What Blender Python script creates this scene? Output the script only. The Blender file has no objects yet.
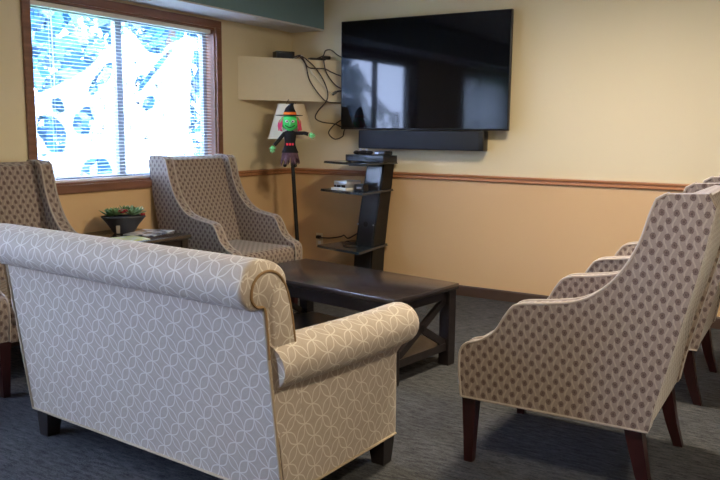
import bpy, bmesh, math, random
from mathutils import Vector, Matrix, noise
random.seed(7)
S = bpy.context.scene
COL = S.collection
PI = math.pi
V = Vector

# ------------------------------------------------------------------ materials
MATS = {}
class NT:
    def __init__(s, name, world=False):
        s.m = bpy.data.materials.new(name); s.m.use_nodes = True
        s.t = s.m.node_tree; s.t.nodes.clear()
        s.out = s.n('ShaderNodeOutputMaterial')
    def n(s, typ, **kw):
        nd = s.t.nodes.new(typ)
        for k, v in kw.items():
            setattr(nd, k, v)
        return nd
    def l(s, a, b): s.t.links.new(a, b)
    def val(s, sock, v):
        if hasattr(v, 'is_output'): s.l(v, sock)
        else: sock.default_value = v
    def math(s, op, a, b=None, c=None):
        nd = s.n('ShaderNodeMath', operation=op)
        s.val(nd.inputs[0], a)
        if b is not None: s.val(nd.inputs[1], b)
        if c is not None: s.val(nd.inputs[2], c)
        return nd.outputs[0]
    def ramp(s, fac, a, b, lo=0., hi=1.):
        nd = s.n('ShaderNodeMapRange'); nd.clamp = True
        s.val(nd.inputs['Value'], fac)
        nd.inputs['From Min'].default_value = lo; nd.inputs['From Max'].default_value = hi
        nd.inputs['To Min'].default_value = a; nd.inputs['To Max'].default_value = b
        return nd.outputs['Result']
    def mix(s, fac, a, b):
        nd = s.n('ShaderNodeMix', data_type='RGBA')
        s.val(nd.inputs[0], fac)
        for k, v in ((6, a), (7, b)):
            if hasattr(v, 'is_output'): s.l(v, nd.inputs[k])
            else: nd.inputs[k].default_value = (*v, 1) if len(v) == 3 else v
        return nd.outputs[2]
    def noise(s, vec, scale, detail=3., rough=.5):
        nd = s.n('ShaderNodeTexNoise')
        if vec is not None: s.l(vec, nd.inputs['Vector'])
        nd.inputs['Scale'].default_value = scale; nd.inputs['Detail'].default_value = detail
        nd.inputs['Roughness'].default_value = rough
        return nd.outputs['Fac']
    def coord(s, kind='Object'):
        return s.n('ShaderNodeTexCoord').outputs[kind]
    def scaled(s, vec, sc):
        nd = s.n('ShaderNodeMapping'); s.l(vec, nd.inputs['Vector']); nd.inputs['Scale'].default_value = sc
        return nd.outputs[0]
    def bsdf(s, color, rough=.5, metal=0., spec=.5, bump=None, bstr=.2, bdist=.002, **kw):
        p = s.n('ShaderNodeBsdfPrincipled')
        s.val(p.inputs['Base Color'], (*color, 1) if isinstance(color, tuple) and len(color) == 3 else color)
        s.val(p.inputs['Roughness'], rough)
        p.inputs['Metallic'].default_value = metal
        p.inputs['Specular IOR Level'].default_value = spec
        for k, v in kw.items(): p.inputs[k].default_value = v
        if bump is not None:
            b = s.n('ShaderNodeBump'); b.inputs['Strength'].default_value = bstr; b.inputs['Distance'].default_value = bdist
            s.l(bump, b.inputs['Height']); s.l(b.outputs[0], p.inputs['Normal'])
        s.l(p.outputs[0], s.out.inputs[0])
        return p

def simple(name, color, rough=.5, metal=0., spec=.5, var=.12, scale=30., bump=0., **kw):
    t = NT(name)
    nz = t.noise(t.coord(), scale)
    c = t.mix(nz, tuple(x*(1-var) for x in color), tuple(min(1, x*(1+var)) for x in color))
    t.bsdf(c, rough, metal, spec, nz if bump else None, bump, **kw)
    MATS[name] = t.m
    return t.m

def srgb(r, g, b):
    f = lambda c: (c/255/12.92) if c/255 <= .04045 else ((c/255+.055)/1.055)**2.4
    return (f(r), f(g), f(b))

def wood(name, a, b, rough=.35, scale=(3, 60, 60), spec=.5):
    t = NT(name)
    v = t.scaled(t.coord(), scale)
    nz = t.noise(v, 1.0, 6, .6)
    t.bsdf(t.mix(t.ramp(nz, 0, 1, .3, .7), a, b), rough, 0, spec, nz, .08)
    MATS[name] = t.m

def mat_wall(split=True):
    t = NT('wall_paint')
    g = t.n('ShaderNodeNewGeometry').outputs['Position']
    sp = t.n('ShaderNodeSeparateXYZ'); t.l(g, sp.inputs[0])
    k = t.math('GREATER_THAN', sp.outputs[2], .93)
    nz = t.noise(g, 1.2, 2)
    up = t.mix(nz, UP0, UP1)
    lo = t.mix(nz, LO0, LO1)
    fine = t.noise(g, 160, 3)
    t.bsdf(t.mix(k, lo, up), .62, 0, .3, fine, .12, .002)
    MATS['wall'] = t.m
UP0, UP1 = srgb(222, 208, 174), srgb(228, 214, 182)
LO0, LO1 = srgb(212, 176, 132), srgb(218, 182, 138)
mat_wall()

def mat_carpet():
    t = NT('carpet')
    g = t.n('ShaderNodeNewGeometry').outputs['Position']
    a = t.noise(t.scaled(g, (16, 60, 1)), 1, 4, .65)
    b = t.noise(t.scaled(g, (90, 220, 90)), 1, 2, .7)
    c = t.noise(g, 3.0, 3)
    base = t.mix(t.ramp(a, 0, 1, .35, .68), srgb(34, 38, 46), srgb(86, 88, 92))
    base = t.mix(t.ramp(b, 0, .55, .4, .75), base, srgb(106, 104, 102))
    base = t.mix(t.ramp(c, 0, .3, .4, .7), base, srgb(42, 44, 51))
    t.bsdf(base, .95, 0, .1, b, .6, .006)
    MATS['carpet'] = t.m
mat_carpet()

def uvxy(t):
    uv = t.n('ShaderNodeUVMap', uv_map='UVMap').outputs[0]
    sp = t.n('ShaderNodeSeparateXYZ'); t.l(uv, sp.inputs[0])
    return uv, sp.outputs[0], sp.outputs[1]

def mat_rings():
    """woven greige upholstery with interlaced pale ovals on a diamond lattice"""
    t = NT('ring_fabric')
    uv, u, v = uvxy(t)
    nz = t.n('ShaderNodeTexNoise'); t.l(uv, nz.inputs['Vector']); nz.inputs['Scale'].default_value = 9
    du = t.math('MULTIPLY', t.math('SUBTRACT', nz.outputs['Fac'], .5), .010)
    u2 = t.math('ADD', u, du)
    us = t.math('DIVIDE', u2, .092); vs = t.math('DIVIDE', v, .108)
    p = t.math('ADD', vs, us); q = t.math('SUBTRACT', vs, us)
    def dist(a, b, amp):
        fr = t.math('SUBTRACT', b, t.math('ROUND', b))
        s = t.math('ABSOLUTE', t.math('SINE', t.math('MULTIPLY', a, PI)))
        return t.math('ABSOLUTE', t.math('SUBTRACT', t.math('ABSOLUTE', fr), t.math('MULTIPLY', s, amp)))
    d = t.math('MINIMUM', dist(p, q, .235), dist(q, p, .20))
    line = t.ramp(d, 1, 0, .014, .042)
    weave = t.noise(t.scaled(uv, (420, 900, 1)), 1, 2, .6)
    mott = t.noise(uv, 45, 3)
    base = t.mix(weave, srgb(150, 138, 128), srgb(200, 187, 174))
    base = t.mix(t.ramp(mott, 0, .35, .4, .7), base, srgb(162, 148, 134))
    c = t.mix(t.math('MULTIPLY', line, .66), base, srgb(226, 220, 210))
    t.bsdf(c, .85, 0, .2, t.math('ADD', weave, t.math('MULTIPLY', line, .8)), .25, .0015, **{'Sheen Weight': .25, 'Sheen Roughness': .4})
    MATS['rings'] = t.m
mat_rings()

def mat_dots():
    """grey brown upholstery with staggered dark medallions"""
    t = NT('dot_fabric')
    uv, u, v = uvxy(t)
    dx, dy = .046, .053
    def cell(ou, ov):
        a = t.math('ADD', t.math('DIVIDE', u, dx), ou); b = t.math('ADD', t.math('DIVIDE', v, dy), ov)
        fa = t.math('MULTIPLY', t.math('SUBTRACT', a, t.math('ROUND', a)), dx)
        fb = t.math('MULTIPLY', t.math('SUBTRACT', b, t.math('ROUND', b)), dy*.82)
        return t.math('SQRT', t.math('ADD', t.math('MULTIPLY', fa, fa), t.math('MULTIPLY', fb, fb)))
    d = t.math('MINIMUM', cell(0, 0), cell(.5, .5))
    nz = t.noise(uv, 200, 4, .75)
    dj = t.math('ADD', d, t.math('MULTIPLY', t.math('SUBTRACT', nz, .5), .011))
    dot = t.math('MULTIPLY', t.ramp(dj, 1, 0, .0080, .0104), t.ramp(nz, .55, 1, .3, .6))
    ring = t.ramp(t.math('ABSOLUTE', t.math('SUBTRACT', dj, .0055)), 1, 0, .0008, .0018)
    weave = t.noise(t.scaled(uv, (500, 260, 1)), 1, 3, .7)
    wav = t.math('SINE', t.math('ADD', t.math('MULTIPLY', u, 2*PI/dx*2), t.math('MULTIPLY', t.math('SINE', t.math('MULTIPLY', v, 2*PI/dy)), 1.2)))
    base = t.mix(weave, srgb(112, 99, 92), srgb(168, 153, 142))
    base = t.mix(t.ramp(wav, 0, .45, .5, 1), base, srgb(186, 171, 158))
    c = t.mix(dot, base, srgb(76, 60, 58))
    c = t.mix(t.math('MULTIPLY', ring, .55), c, srgb(132, 112, 102))
    t.bsdf(c, .9, 0, .2, weave, .25, .0015, **{'Sheen Weight': .3, 'Sheen Roughness': .4})
    MATS['dots'] = t.m
mat_dots()

simple('piping', srgb(172, 160, 150), .8, scale=200, spec=.2)
simple('welt_brown', srgb(138, 112, 82), .85, scale=200, spec=.2)
simple('piping_ring', srgb(176, 160, 138), .8, scale=200, spec=.2)
wood('espresso', srgb(30, 26, 28), srgb(44, 38, 38), .28, (4, 40, 40))
wood('espresso_top', srgb(34, 29, 30), srgb(50, 43, 42), .20, (4, 40, 40), 1.0)
wood('mahogany', srgb(36, 14, 16), srgb(58, 22, 22), .3, (30, 30, 3))
wood('oak_trim', srgb(150, 98, 64), srgb(190, 134, 92), .38, (2, 60, 60))
wood('oak_frame', srgb(104, 68, 50), srgb(136, 94, 72), .42, (40, 2, 40))
simple('baseboard', srgb(74, 56, 46), .5)
simple('teal', srgb(112, 144, 152), .55, var=.05)
simple('soffit_white', srgb(206, 206, 206), .6, var=.03)
simple('ceiling', srgb(226, 222, 212), .8, var=.03, scale=80, bump=.2)
simple('cream', srgb(226, 212, 180), .6, var=.03, spec=.3)
simple('black_plastic', srgb(20, 20, 23), .38)
simple('black_matte', srgb(16, 16, 18), .6)
simple('tv_screen', (.004, .0045, .006), .055, var=.02, spec=.2)
simple('speaker_cloth', srgb(32, 38, 50), .75, scale=400, bump=.3)  # black cloth, slightly blued to include the window's reflection in its colour
simple('gloss_black', (.010, .012, .018), .28, spec=1.)
simple('shelf_glass', (.02, .032, .052), .14, spec=.9)
simple('silver', srgb(190, 196, 206), .3, .6)
simple('white_plastic', srgb(232, 232, 228), .4, var=.02)
simple('blind_white', srgb(236, 238, 240), .5, var=.02)
simple('vinyl', srgb(112, 118, 130), .45, var=.03)  # white sash greyed: its backlit shade is put into the colour
simple('cable_brown', srgb(52, 38, 30), .5)
simple('cable_white', srgb(214, 206, 190), .5)
simple('shade', srgb(222, 204, 176), .85, scale=300, bump=.2, var=.05)
simple('witch_green', srgb(70, 214, 104), .75, var=.06)
simple('witch_pale_green', srgb(120, 214, 140), .75, var=.06)
simple('felt_black', srgb(24, 24, 28), .95, scale=200)
simple('felt_orange', srgb(240, 120, 40), .9)
simple('hair_pink', srgb(224, 74, 110), .9, scale=150)
simple('buckle_red', srgb(232, 44, 66), .6)
simple('skirt_tatter', srgb(104, 78, 92), .95, var=.6, scale=45)
simple('eye_white', srgb(240, 244, 240), .4)
simple('planter', srgb(56, 58, 66), .55, scale=60, bump=.3)
simple('planter_tag', srgb(150, 140, 130), .6)
simple('leaf', srgb(88, 128, 78), .6, var=.35, scale=25)
simple('leaf_pale', srgb(112, 146, 104), .6, var=.3, scale=25)
simple('flower_red', srgb(166, 40, 52), .7, var=.3)
simple('tree_leaf_shade_blue', srgb(10, 66, 96), .6, var=.4, scale=4)  # leaf colour carries the blue of outdoor shade and haze
simple('bark', srgb(82, 66, 54), .9, scale=20, bump=.5)
simple('grass', srgb(96, 128, 84), .95, var=.3, scale=8)
simple('spider_black', srgb(24, 22, 26), .4)
simple('metal_grey', srgb(120, 122, 126), .35, .8)

def mat_mag():
    t = NT('magazine_cover')
    o = t.coord()
    a = t.noise(o, 14, 3)
    c = t.mix(t.ramp(a, 0, 1, .42, .6), srgb(214, 218, 228), srgb(92, 100, 122))
    t.bsdf(c, .25, 0, .5); MATS['mag_white'] = t.m
    t = NT('magazine_cover_green')
    o = t.coord()
    a = t.noise(o, 18, 3)
    c = t.mix(t.ramp(a, 0, 1, .4, .62), srgb(196, 204, 120), srgb(216, 220, 214))
    t.bsdf(c, .3, 0, .5); MATS['mag_green'] = t.m
mat_mag()

def mat_glass():
    t = NT('window_pane')
    lw = t.n('ShaderNodeLayerWeight'); lw.inputs[0].default_value = .5
    fr = t.n('ShaderNodeMath', operation='MULTIPLY_ADD')
    t.l(t.math('POWER', lw.outputs['Facing'], 5.0), fr.inputs[0]); fr.inputs[1].default_value = .8; fr.inputs[2].default_value = .03
    tr = t.n('ShaderNodeBsdfTransparent'); tr.inputs[0].default_value = (.94, .96, .97, 1)
    gl = t.n('ShaderNodeBsdfGlossy'); gl.inputs['Roughness'].default_value = .02
    mx = t.n('ShaderNodeMixShader')
    t.l(fr.outputs[0], mx.inputs[0]); t.l(tr.outputs[0], mx.inputs[1]); t.l(gl.outputs[0], mx.inputs[2])
    t.l(mx.outputs[0], t.out.inputs[0]); MATS['glass'] = t.m
mat_glass()

def mat_cloth_thin(name, col, trans, see):
    t = NT(name)
    d = t.n('ShaderNodeBsdfDiffuse'); d.inputs[0].default_value = (*col, 1)
    tl = t.n('ShaderNodeBsdfTranslucent'); tl.inputs[0].default_value = (*col, 1)
    tr = t.n('ShaderNodeBsdfTransparent')
    nz = t.noise(t.coord(), 24, 4, .7)
    m1 = t.n('ShaderNodeMixShader'); m1.inputs[0].default_value = trans
    t.l(d.outputs[0], m1.inputs[1]); t.l(tl.outputs[0], m1.inputs[2])
    m2 = t.n('ShaderNodeMixShader')
    t.l(t.ramp(nz, 0, see*2, .3, .7), m2.inputs[0]); t.l(m1.outputs[0], m2.inputs[1]); t.l(tr.outputs[0], m2.inputs[2])
    t.l(m2.outputs[0], t.out.inputs[0]); MATS[name] = t.m
mat_cloth_thin('webbing', (.50, .53, .58), .5, .30)
mat_cloth_thin('sheer', (.84, .86, .90), .6, .22)

def mat_emit(name, col, st):
    t = NT(name)
    e = t.n('ShaderNodeEmission'); e.inputs[0].default_value = (*col, 1); e.inputs[1].default_value = st
    t.l(e.outputs[0], t.out.inputs[0]); MATS[name] = t.m
WARM = (1.0, .84, .60)
mat_emit('lamp_diffuser', WARM, 9)

# ------------------------------------------------------------------ mesh tools
def bm_new():
    b = bmesh.new(); b.loops.layers.uv.new('UVMap'); return b

def box_uv(bm):
    L = bm.loops.layers.uv.verify()
    for f in bm.faces:
        n = f.normal; ax = max(range(3), key=lambda i: abs(n[i]))
        for lp in f.loops:
            c = lp.vert.co
            lp[L].uv = ((c.y, c.z), (c.x, c.z), (c.x, c.y))[ax]

def build(name, bm, mat, parent=None, smooth=False, uv=True, angle=40):
    bmesh.ops.recalc_face_normals(bm, faces=bm.faces)
    if uv: bm.normal_update(); box_uv(bm)
    me = bpy.data.meshes.new(name)
    bm.to_mesh(me); bm.free()
    if smooth:
        me.polygons.foreach_set('use_smooth', [True]*len(me.polygons))
        me.set_sharp_from_angle(angle=math.radians(angle))
    me.materials.append(MATS[mat])
    o = bpy.data.objects.new(name, me); COL.objects.link(o)
    if parent is not None: o.parent = parent
    return o

def box(bm, lo, hi, bev=0., seg=2, M=None):
    lo, hi = V(lo), V(hi)
    r = bmesh.ops.create_cube(bm, size=1)
    vs = r['verts']
    for v in vs:
        v.co = V([lo[i] + (v.co[i]+.5)*(hi[i]-lo[i]) for i in range(3)])
    if bev:
        es = list({e for v in vs for e in v.link_edges})
        q = bmesh.ops.bevel(bm, geom=es, offset=bev, segments=seg, profile=.5, affect='EDGES')
        vs = [v for v in {v for f in q['faces'] for v in f.verts} | set(v for v in vs if v.is_valid)]
    if M is not None:
        for v in vs: v.co = M @ v.co
    return vs

def boxes(name, lst, mat, parent=None, bev=0., smooth=False, M=None):
    b = bm_new()
    for lo, hi in lst: box(b, lo, hi, bev, 2, M)
    return build(name, b, mat, parent, smooth)

def catmull(pts, n=6, closed=False):
    P = [V(p) for p in pts]; out = []
    m = len(P)
    rng = range(m if closed else m-1)
    for i in rng:
        g = lambda k: P[k % m] if closed else P[min(max(k, 0), m-1)]
        a, b, c, d = g(i-1), g(i), g(i+1), g(i+2)
        for j in range(n):
            t = j/n
            out.append(.5*((2*b)+(c-a)*t+(2*a-5*b+4*c-d)*t*t+(3*b-a-3*c+d)*t**3))
    if not closed: out.append(P[-1])
    return out

def tube(bm, pts, r, seg=8, caps=True, closed=False):
    """swept tube; r a number or list"""
    P = [V(p) for p in pts]; n = len(P)
    R = r if isinstance(r, (list, tuple)) else [r]*n
    rings = []; up = None
    for i in range(n):
        if closed: t = P[(i+1) % n]-P[i-1]
        else: t = P[min(i+1, n-1)]-P[max(i-1, 0)]
        t.normalize()
        if up is None:
            up = t.orthogonal().normalized()
        up = (up - t*up.dot(t))
        if up.length < 1e-5: up = t.orthogonal()
        up.normalize(); sd = t.cross(up)
        rings.append([bm.verts.new(P[i]+R[i]*(math.cos(2*PI*k/seg)*up+math.sin(2*PI*k/seg)*sd)) for k in range(seg)])
    for i in range(n if closed else n-1):
        a, b = rings[i], rings[(i+1) % n]
        for k in range(seg):
            bm.faces.new((a[k], a[(k+1) % seg], b[(k+1) % seg], b[k]))
    if caps and not closed:
        bm.faces.new(rings[0][::-1]); bm.faces.new(rings[-1])

def lathe(bm, prof, seg=24, c=(0, 0, 0), cap=True):
    rings = []
    for r, z in prof:
        rings.append([bm.verts.new((c[0]+r*math.cos(2*PI*k/seg), c[1]+r*math.sin(2*PI*k/seg), c[2]+z)) for k in range(seg)])
    for a, b in zip(rings, rings[1:]):
        for k in range(seg):
            bm.faces.new((a[k], a[(k+1) % seg], b[(k+1) % seg], b[k]))
    if cap:
        bm.faces.new(rings[0][::-1]); bm.faces.new(rings[-1])

def loft(bm, rings, u=None, cap=True):
    """skin closed rings of 3D points; UV = metres along and around"""
    L = bm.loops.layers.uv.verify()
    n = len(rings[0]); VR = [[bm.verts.new(p) for p in r] for r in rings]
    if u is None:
        cs = [sum((V(p) for p in r), V())/n for r in rings]; u = [0]
        for a, b in zip(cs, cs[1:]): u.append(u[-1]+(b-a).length)
    arcs = []
    ref = rings[len(rings)//2]
    acc = [0]
    for k in range(n): acc.append(acc[-1]+(V(ref[(k+1) % n])-V(ref[k])).length)
    for i in range(len(rings)-1):
        for k in range(n):
            f = bm.faces.new((VR[i][k], VR[i][(k+1) % n], VR[i+1][(k+1) % n], VR[i+1][k]))
            for lp, q in zip(f.loops, ((u[i], acc[k]), (u[i], acc[k+1]), (u[i+1], acc[k+1]), (u[i+1], acc[k]))):
                lp[L].uv = q
    if cap:
        for r, vr in ((rings[0], VR[0]), (rings[-1], VR[-1])):
            f = bm.faces.new(vr); f.normal_update(); nn = f.normal
            ax = max(range(3), key=lambda i: abs(nn[i]))
            for lp in f.loops:
                c = lp.vert.co
                lp[L].uv = ((c.y, c.z), (c.x, c.z), (c.x, c.y))[ax]

def ellipsoid(bm, c, r, M=None, u=16, v=10):
    q = bmesh.ops.create_uvsphere(bm, u_segments=u, v_segments=v, radius=1)
    for w in q['verts']:
        p = V((w.co.x*r[0], w.co.y*r[1], w.co.z*r[2]))
        if M is not None: p = M @ p
        w.co = p + V(c)

def taper(bm, top, bot, zt, zb, wt, wb):
    """square tapered leg between two levels"""
    rs = []
    for (x, y), z, w in ((bot, zb, wb), (top, zt, wt)):
        rs.append([(x-w/2, y-w/2, z), (x+w/2, y-w/2, z), (x+w/2, y+w/2, z), (x-w/2, y+w/2, z)])
    loft(bm, rs)

# ------------------------------------------------------------------ bookkeeping
def tag(o, label, cat, group=None, kind=None):
    if label: o['label'] = label
    if cat: o['category'] = cat
    if group: o['group'] = group
    if kind: o['kind'] = kind
    return o
def thing(name, label, cat, loc=(0, 0, 0), rz=0., group=None):
    o = bpy.data.objects.new(name, None); COL.objects.link(o)
    o.location = loc; o.rotation_euler = (0, 0, rz); o.empty_display_size = .1
    return tag(o, label, cat, group)
def struct(o): o['kind'] = 'structure'; return o
def copy_tree(o, parent=None):
    c = o.copy(); COL.objects.link(c)
    if parent is not None: c.parent = parent
    for ch in [x for x in list(bpy.data.objects) if x.parent == o]: copy_tree(ch, c)
    return c

# ------------------------------------------------------------------ room
XL, XR, YB, YF, ZC = -.04, 6.4, 0., -7.6, 2.44
W1 = (-2.580, -.985, .932, 2.045)         # window opening on the left wall: y0 y1 z0 z1
W2 = (-5.45, -3.92, .932, 2.010)
W3 = (-7.35, -5.85, .932, 2.010)
def wall_left():
    b = bm_new(); t = .14
    for y0, y1, z0, z1 in ((YF-.14, W3[0], 0, ZC), (W3[1], W2[0], 0, ZC), (W3[0], W3[1], 0, W3[2]), (W3[0], W3[1], W3[3], ZC), (W2[1], W1[0], 0, ZC), (W1[1], YB+.14, 0, ZC),
                           (W1[0], W1[1], 0, W1[2]), (W1[0], W1[1], W1[3], ZC), (W2[0], W2[1], 0, W2[2]), (W2[0], W2[1], W2[3], ZC)):
        box(b, (XL-t, y0, z0), (XL, y1, z1))
    return build('wall_left', b, 'wall')
struct(wall_left())
struct(boxes('wall_back', [((XL, YB, 0), (XR, YB+.14, ZC))], 'wall'))
struct(boxes('wall_right', [((XR, YF-.14, 0), (XR+.14, YB+.14, ZC))], 'wall'))
struct(boxes('wall_front', [((XL, YF-.14, 0), (XR, YF, ZC))], 'wall'))
struct(boxes('floor', [((XL-.14, YF-.14, -.1), (XR+.14, YB+.14, 0))], 'carpet'))
struct(boxes('ceiling', [((XL-.14, YF-.14, ZC), (XR+.14, YB+.14, ZC+.1))], 'ceiling'))
# soffit along the left wall: teal face, white underside
so = struct(boxes('trim_1', [((XL, YF, 2.128), (.294, YB, ZC))], 'teal'))
boxes('soffit_underside', [((XL, YF, 2.118), (.290, YB, 2.128))], 'soffit_white', so)

def rail_profile(d=.022):
    return [(0, .906), (d*.7, .908), (d, .914), (d, .920), (d*.65, .926), (d*.6, .934), (d*1.05, .938), (d*1.25, .946), (d*1.05, .953), (0, .956)]
def trim_run(name, axis, a, b, at, sgn, prof, mat):
    bm = bm_new(); rings = []
    for s in (a, b):
        rings.append([(s, at+sgn*d, z) if axis == 'x' else (at+sgn*d, s, z) for d, z in prof])
    loft(bm, rings)
    return struct(build(name, bm, mat, None, False))
trim_run('trim_2', 'x', XL, XR, YB, -1, rail_profile(), 'oak_trim')
trim_run('trim_3', 'y', W1[1]+.056, YB, XL, 1, rail_profile(), 'oak_trim')
trim_run('trim_4', 'y', W2[1]+.056, W1[0]-.056, XL, 1, rail_profile(), 'oak_trim')
bp = [(0, 0), (.014, 0), (.014, .072), (.008, .082), (0, .082)]
trim_run('baseboard_back', 'x', XL, XR, YB, -1, bp, 'baseboard')
trim_run('baseboard_left', 'y', YF, YB, XL, 1, bp, 'baseboard')
trim_run('baseboard_right', 'y', YF, YB, XR, -1, bp, 'baseboard')

def window(n, W):
    y0, y1, z0, z1 = W; c = .054
    b = bm_new()
    for lo, hi in (((XL, y0-c, z1), (XL+.02, y1+c, z1+c)), ((XL, y0-c, z0-c), (XL+.02, y1+c, z0)),
                   ((XL, y0-c, z0), (XL+.02, y0, z1)), ((XL, y1, z0), (XL+.02, y1+c, z1))):
        box(b, lo, hi, .003)
    t = .012                                   # wooden jamb lining
    for lo, hi in (((XL-.14, y0, z0), (XL, y0+t, z1)), ((XL-.14, y1-t, z0), (XL, y1, z1)),
                   ((XL-.14, y0+t, z1-t), (XL, y1-t, z1)), ((XL-.14, y0+t, z0), (XL, y1-t, z0+t))):
        box(b, lo, hi)
    w = struct(build(f'window_{n}', b, 'oak_frame'))
    ym = -1.845 if n == 1 else (y0+y1)/2; f = .035
    b = bm_new(); xa, xb = XL-.125, XL-.085
    for lo, hi in (((xa, y0+t, z0+t), (xb, y1-t, z0+t+f)), ((xa, y0+t, z1-t-f), (xb, y1-t, z1-t)),
                   ((xa, y0+t, z0+t+f), (xb, y0+t+f, z1-t-f)), ((xa, y1-t-f, z0+t+f), (xb, y1-t, z1-t-f)),
                   ((xa, ym-.026, z0+t+f), (xb, ym+.026, z1-t-f))):
        box(b, lo, hi)
    s = build('sash', b, 'vinyl', w)
    for q0, q1 in ((y0+t+f, ym-.026), (ym+.026, y1-t-f)):
        boxes('pane', [((XL-.108, q0, z0+t+f), (XL-.103, q1, z1-t-f))], 'glass', s)
    return w
window(1, W1); window(2, W2); window(3, W3)

# blind in the near window
def blind(W):
    y0, y1, z0, z1 = W[0]+.018, W[1]-.018, W[2]+.014, W[3]-.014
    xc = XL-.045
    t = thing('window_blind', 'white horizontal slat blind hanging lowered in the wood framed window', 'blind', (xc, (y0+y1)/2, z0))
    ox = lambda lo, hi: (V(lo)-t.location, V(hi)-t.location)
    boxes('head_rail', [ox((xc-.018, y0, z1-.028), (xc+.018, y1, z1))], 'blind_white', t, .002)
    boxes('bottom_rail', [ox((xc-.013, y0, z0+.002), (xc+.013, y1, z0+.016))], 'blind_white', t, .002)
    b = bm_new(); n = 46; a = math.radians(-4)
    for i in range(n):
        z = z0+.03+(z1-.045-z0-.03)*i/(n-1)
        pr = []
        for k in range(5):
            s = (k/4-.5)*.025; pr.append((s*math.cos(a), s*math.sin(a)+.0016*(1-(k/2-1)**2)))
        ring = [(p[0], p[1]+.0004) for p in pr]+[(p[0], p[1]-.0004) for p in reversed(pr)]
        rs = []
        for yy in (y0+.002, y1-.002):
            rs.append([V((xc+px_, yy, z+pz))-t.location for px_, pz in ring])
        loft(b, rs)
    build('slats', b, 'blind_white', t, True)
    for f in (.1, .5, .9):
        b = bm_new(); yy = y0+(y1-y0)*f
        for dx in (-.014, .014): tube(b, [V((xc+dx, yy, z0+.01))-t.location, V((xc+dx, yy, z1-.02))-t.location], .0009, 4)
        build('ladder_cord', b, 'blind_white', t)
    b = bm_new()
    tube(b, [V((xc+.024, -2.415, z1-.03))-t.location, V((xc+.026, -2.412, 1.50))-t.location], .0045, 8)
    build('tilt_wand', b, 'sheer', t, True)
blind(W1)

# curtains in the other window further along the same wall
def curtain(ya, yb, label):
    b = bm_new(); n = 60; R0, R1 = [], []
    for i in range(n+1):
        y = ya+(yb-ya)*i/n; x = XL+.05+.022*math.sin(i*.9)
        R0.append((x, y, .62)); R1.append((x, y, 2.05))
    vs = [[b.verts.new(p) for p in R] for R in (R0, R1)]
    for i in range(n): b.faces.new((vs[0][i], vs[0][i+1], vs[1][i+1], vs[1][i]))
    return tag(build('curtain', b, 'sheer', None, True, angle=180), label, 'curtain')
curtain(-5.5, -4.69, 'pale sheer curtain drawn across the second window, end farther from the television')
curtain(-4.68, -3.86, 'pale sheer curtain drawn across the second window, end nearer the television')

# ------------------------------------------------------------------ outdoors
struct(boxes('ground', [((-30, -25, -.5), (XL-.16, 20, -.35))], 'grass'))
def tree(x, y, h, r, label, seed):
    rd = random.Random(seed)
    t = thing('tree', label, 'tree', (x, y, -.35), 0, 'trees outside the window')
    b = bm_new(); tube(b, [(0, 0, 0), (.05, .03, h*.4), (0, 0, h*.8)], [.16, .12, .05], 10); build('trunk', b, 'bark', t, True)
    b = bm_new()
    for i in range(2600):
        th = rd.uniform(0, 2*PI); z = rd.uniform(.08, 1.)
        rr = r*math.sqrt(rd.uniform(.15, 1))*(1.1-.55*z)
        c = V((rr*math.cos(th), rr*math.sin(th), z*h+rd.uniform(-.1, .1)))
        s = rd.uniform(.09, .20)
        a = V((rd.gauss(0, 1), rd.gauss(0, 1), rd.gauss(0, 1))).normalized(); bb = a.orthogonal().normalized(); bb.rotate(Matrix.Rotation(rd.uniform(0, 6), 3, a))
        d = a.cross(bb)
        b.faces.new([b.verts.new(c+p) for p in (-bb*s, d*s*.5, bb*s, -d*s*.5)])
    build('foliage', b, 'tree_leaf_shade_blue', t, uv=False)
tree(-5.2, .6, 4.6, 1.55, 'shade tinted blue tree seen through the left pane of the window blind', 1)
tree(-5.6, 4.1, 5.2, 1.7, 'shade tinted blue tree seen through the middle of the window blind', 2)
tree(-4.6, 7.6, 4.6, 1.6, 'shade tinted blue tree seen through the right pane of the window blind', 3)
tree(-10.5, 6.0, 6.4, 2.6, 'taller shade tinted blue tree standing behind the others outside the window', 4)
tree(-4.4, -5.4, 4.4, 2.2, 'shade tinted blue tree outside the second window with curtains', 5)

def web_in(y, z):
    n = noise.noise(V((y*7, z*7, 3.1)))*.03+noise.noise(V((y*22, z*22, 1.1)))*.018
    if y < -2.43: top = 1.50
    elif y < -1.69: top = 1.50+.44*((y+2.43)/.74)**1.5
    else: top = 1.985-.16*math.exp(-((y+1.40)/.17)**2)
    if z > top+n*.6: return False
    if y > -1.075+.085*((z-1.40)/.55)**2+n*.3: return False
    def el(cy, cz, a, b, ang=0.):
        ca, sa = math.cos(ang), math.sin(ang)
        p, q = (y-cy)*ca+(z-cz)*sa, -(y-cy)*sa+(z-cz)*ca
        return (p/a)**2+(q/b)**2 < 1+n*18
    if el(-2.31, 1.25, .09, .13, .5) or el(-2.06, 1.335, .07, .12, -.7) or el(-1.485, 1.47, .07, .045, .5): return False
    if el(-1.90, 1.62, .15, .05, .75) or el(-1.40, 1.72, .24, .022, .75) or el(-1.55, 1.63, .05, .03, .6): return False
    if el(-1.745, 1.22, .035, .30) or el(-2.27, 1.42, .05, .05): return False
    if abs(y+1.975) < .14 and z < 1.085-((y+1.975)/.14)**4*.10: return False
    if noise.noise(V((y*30, z*30, 9.)))>.56 : return False
    return True
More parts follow.
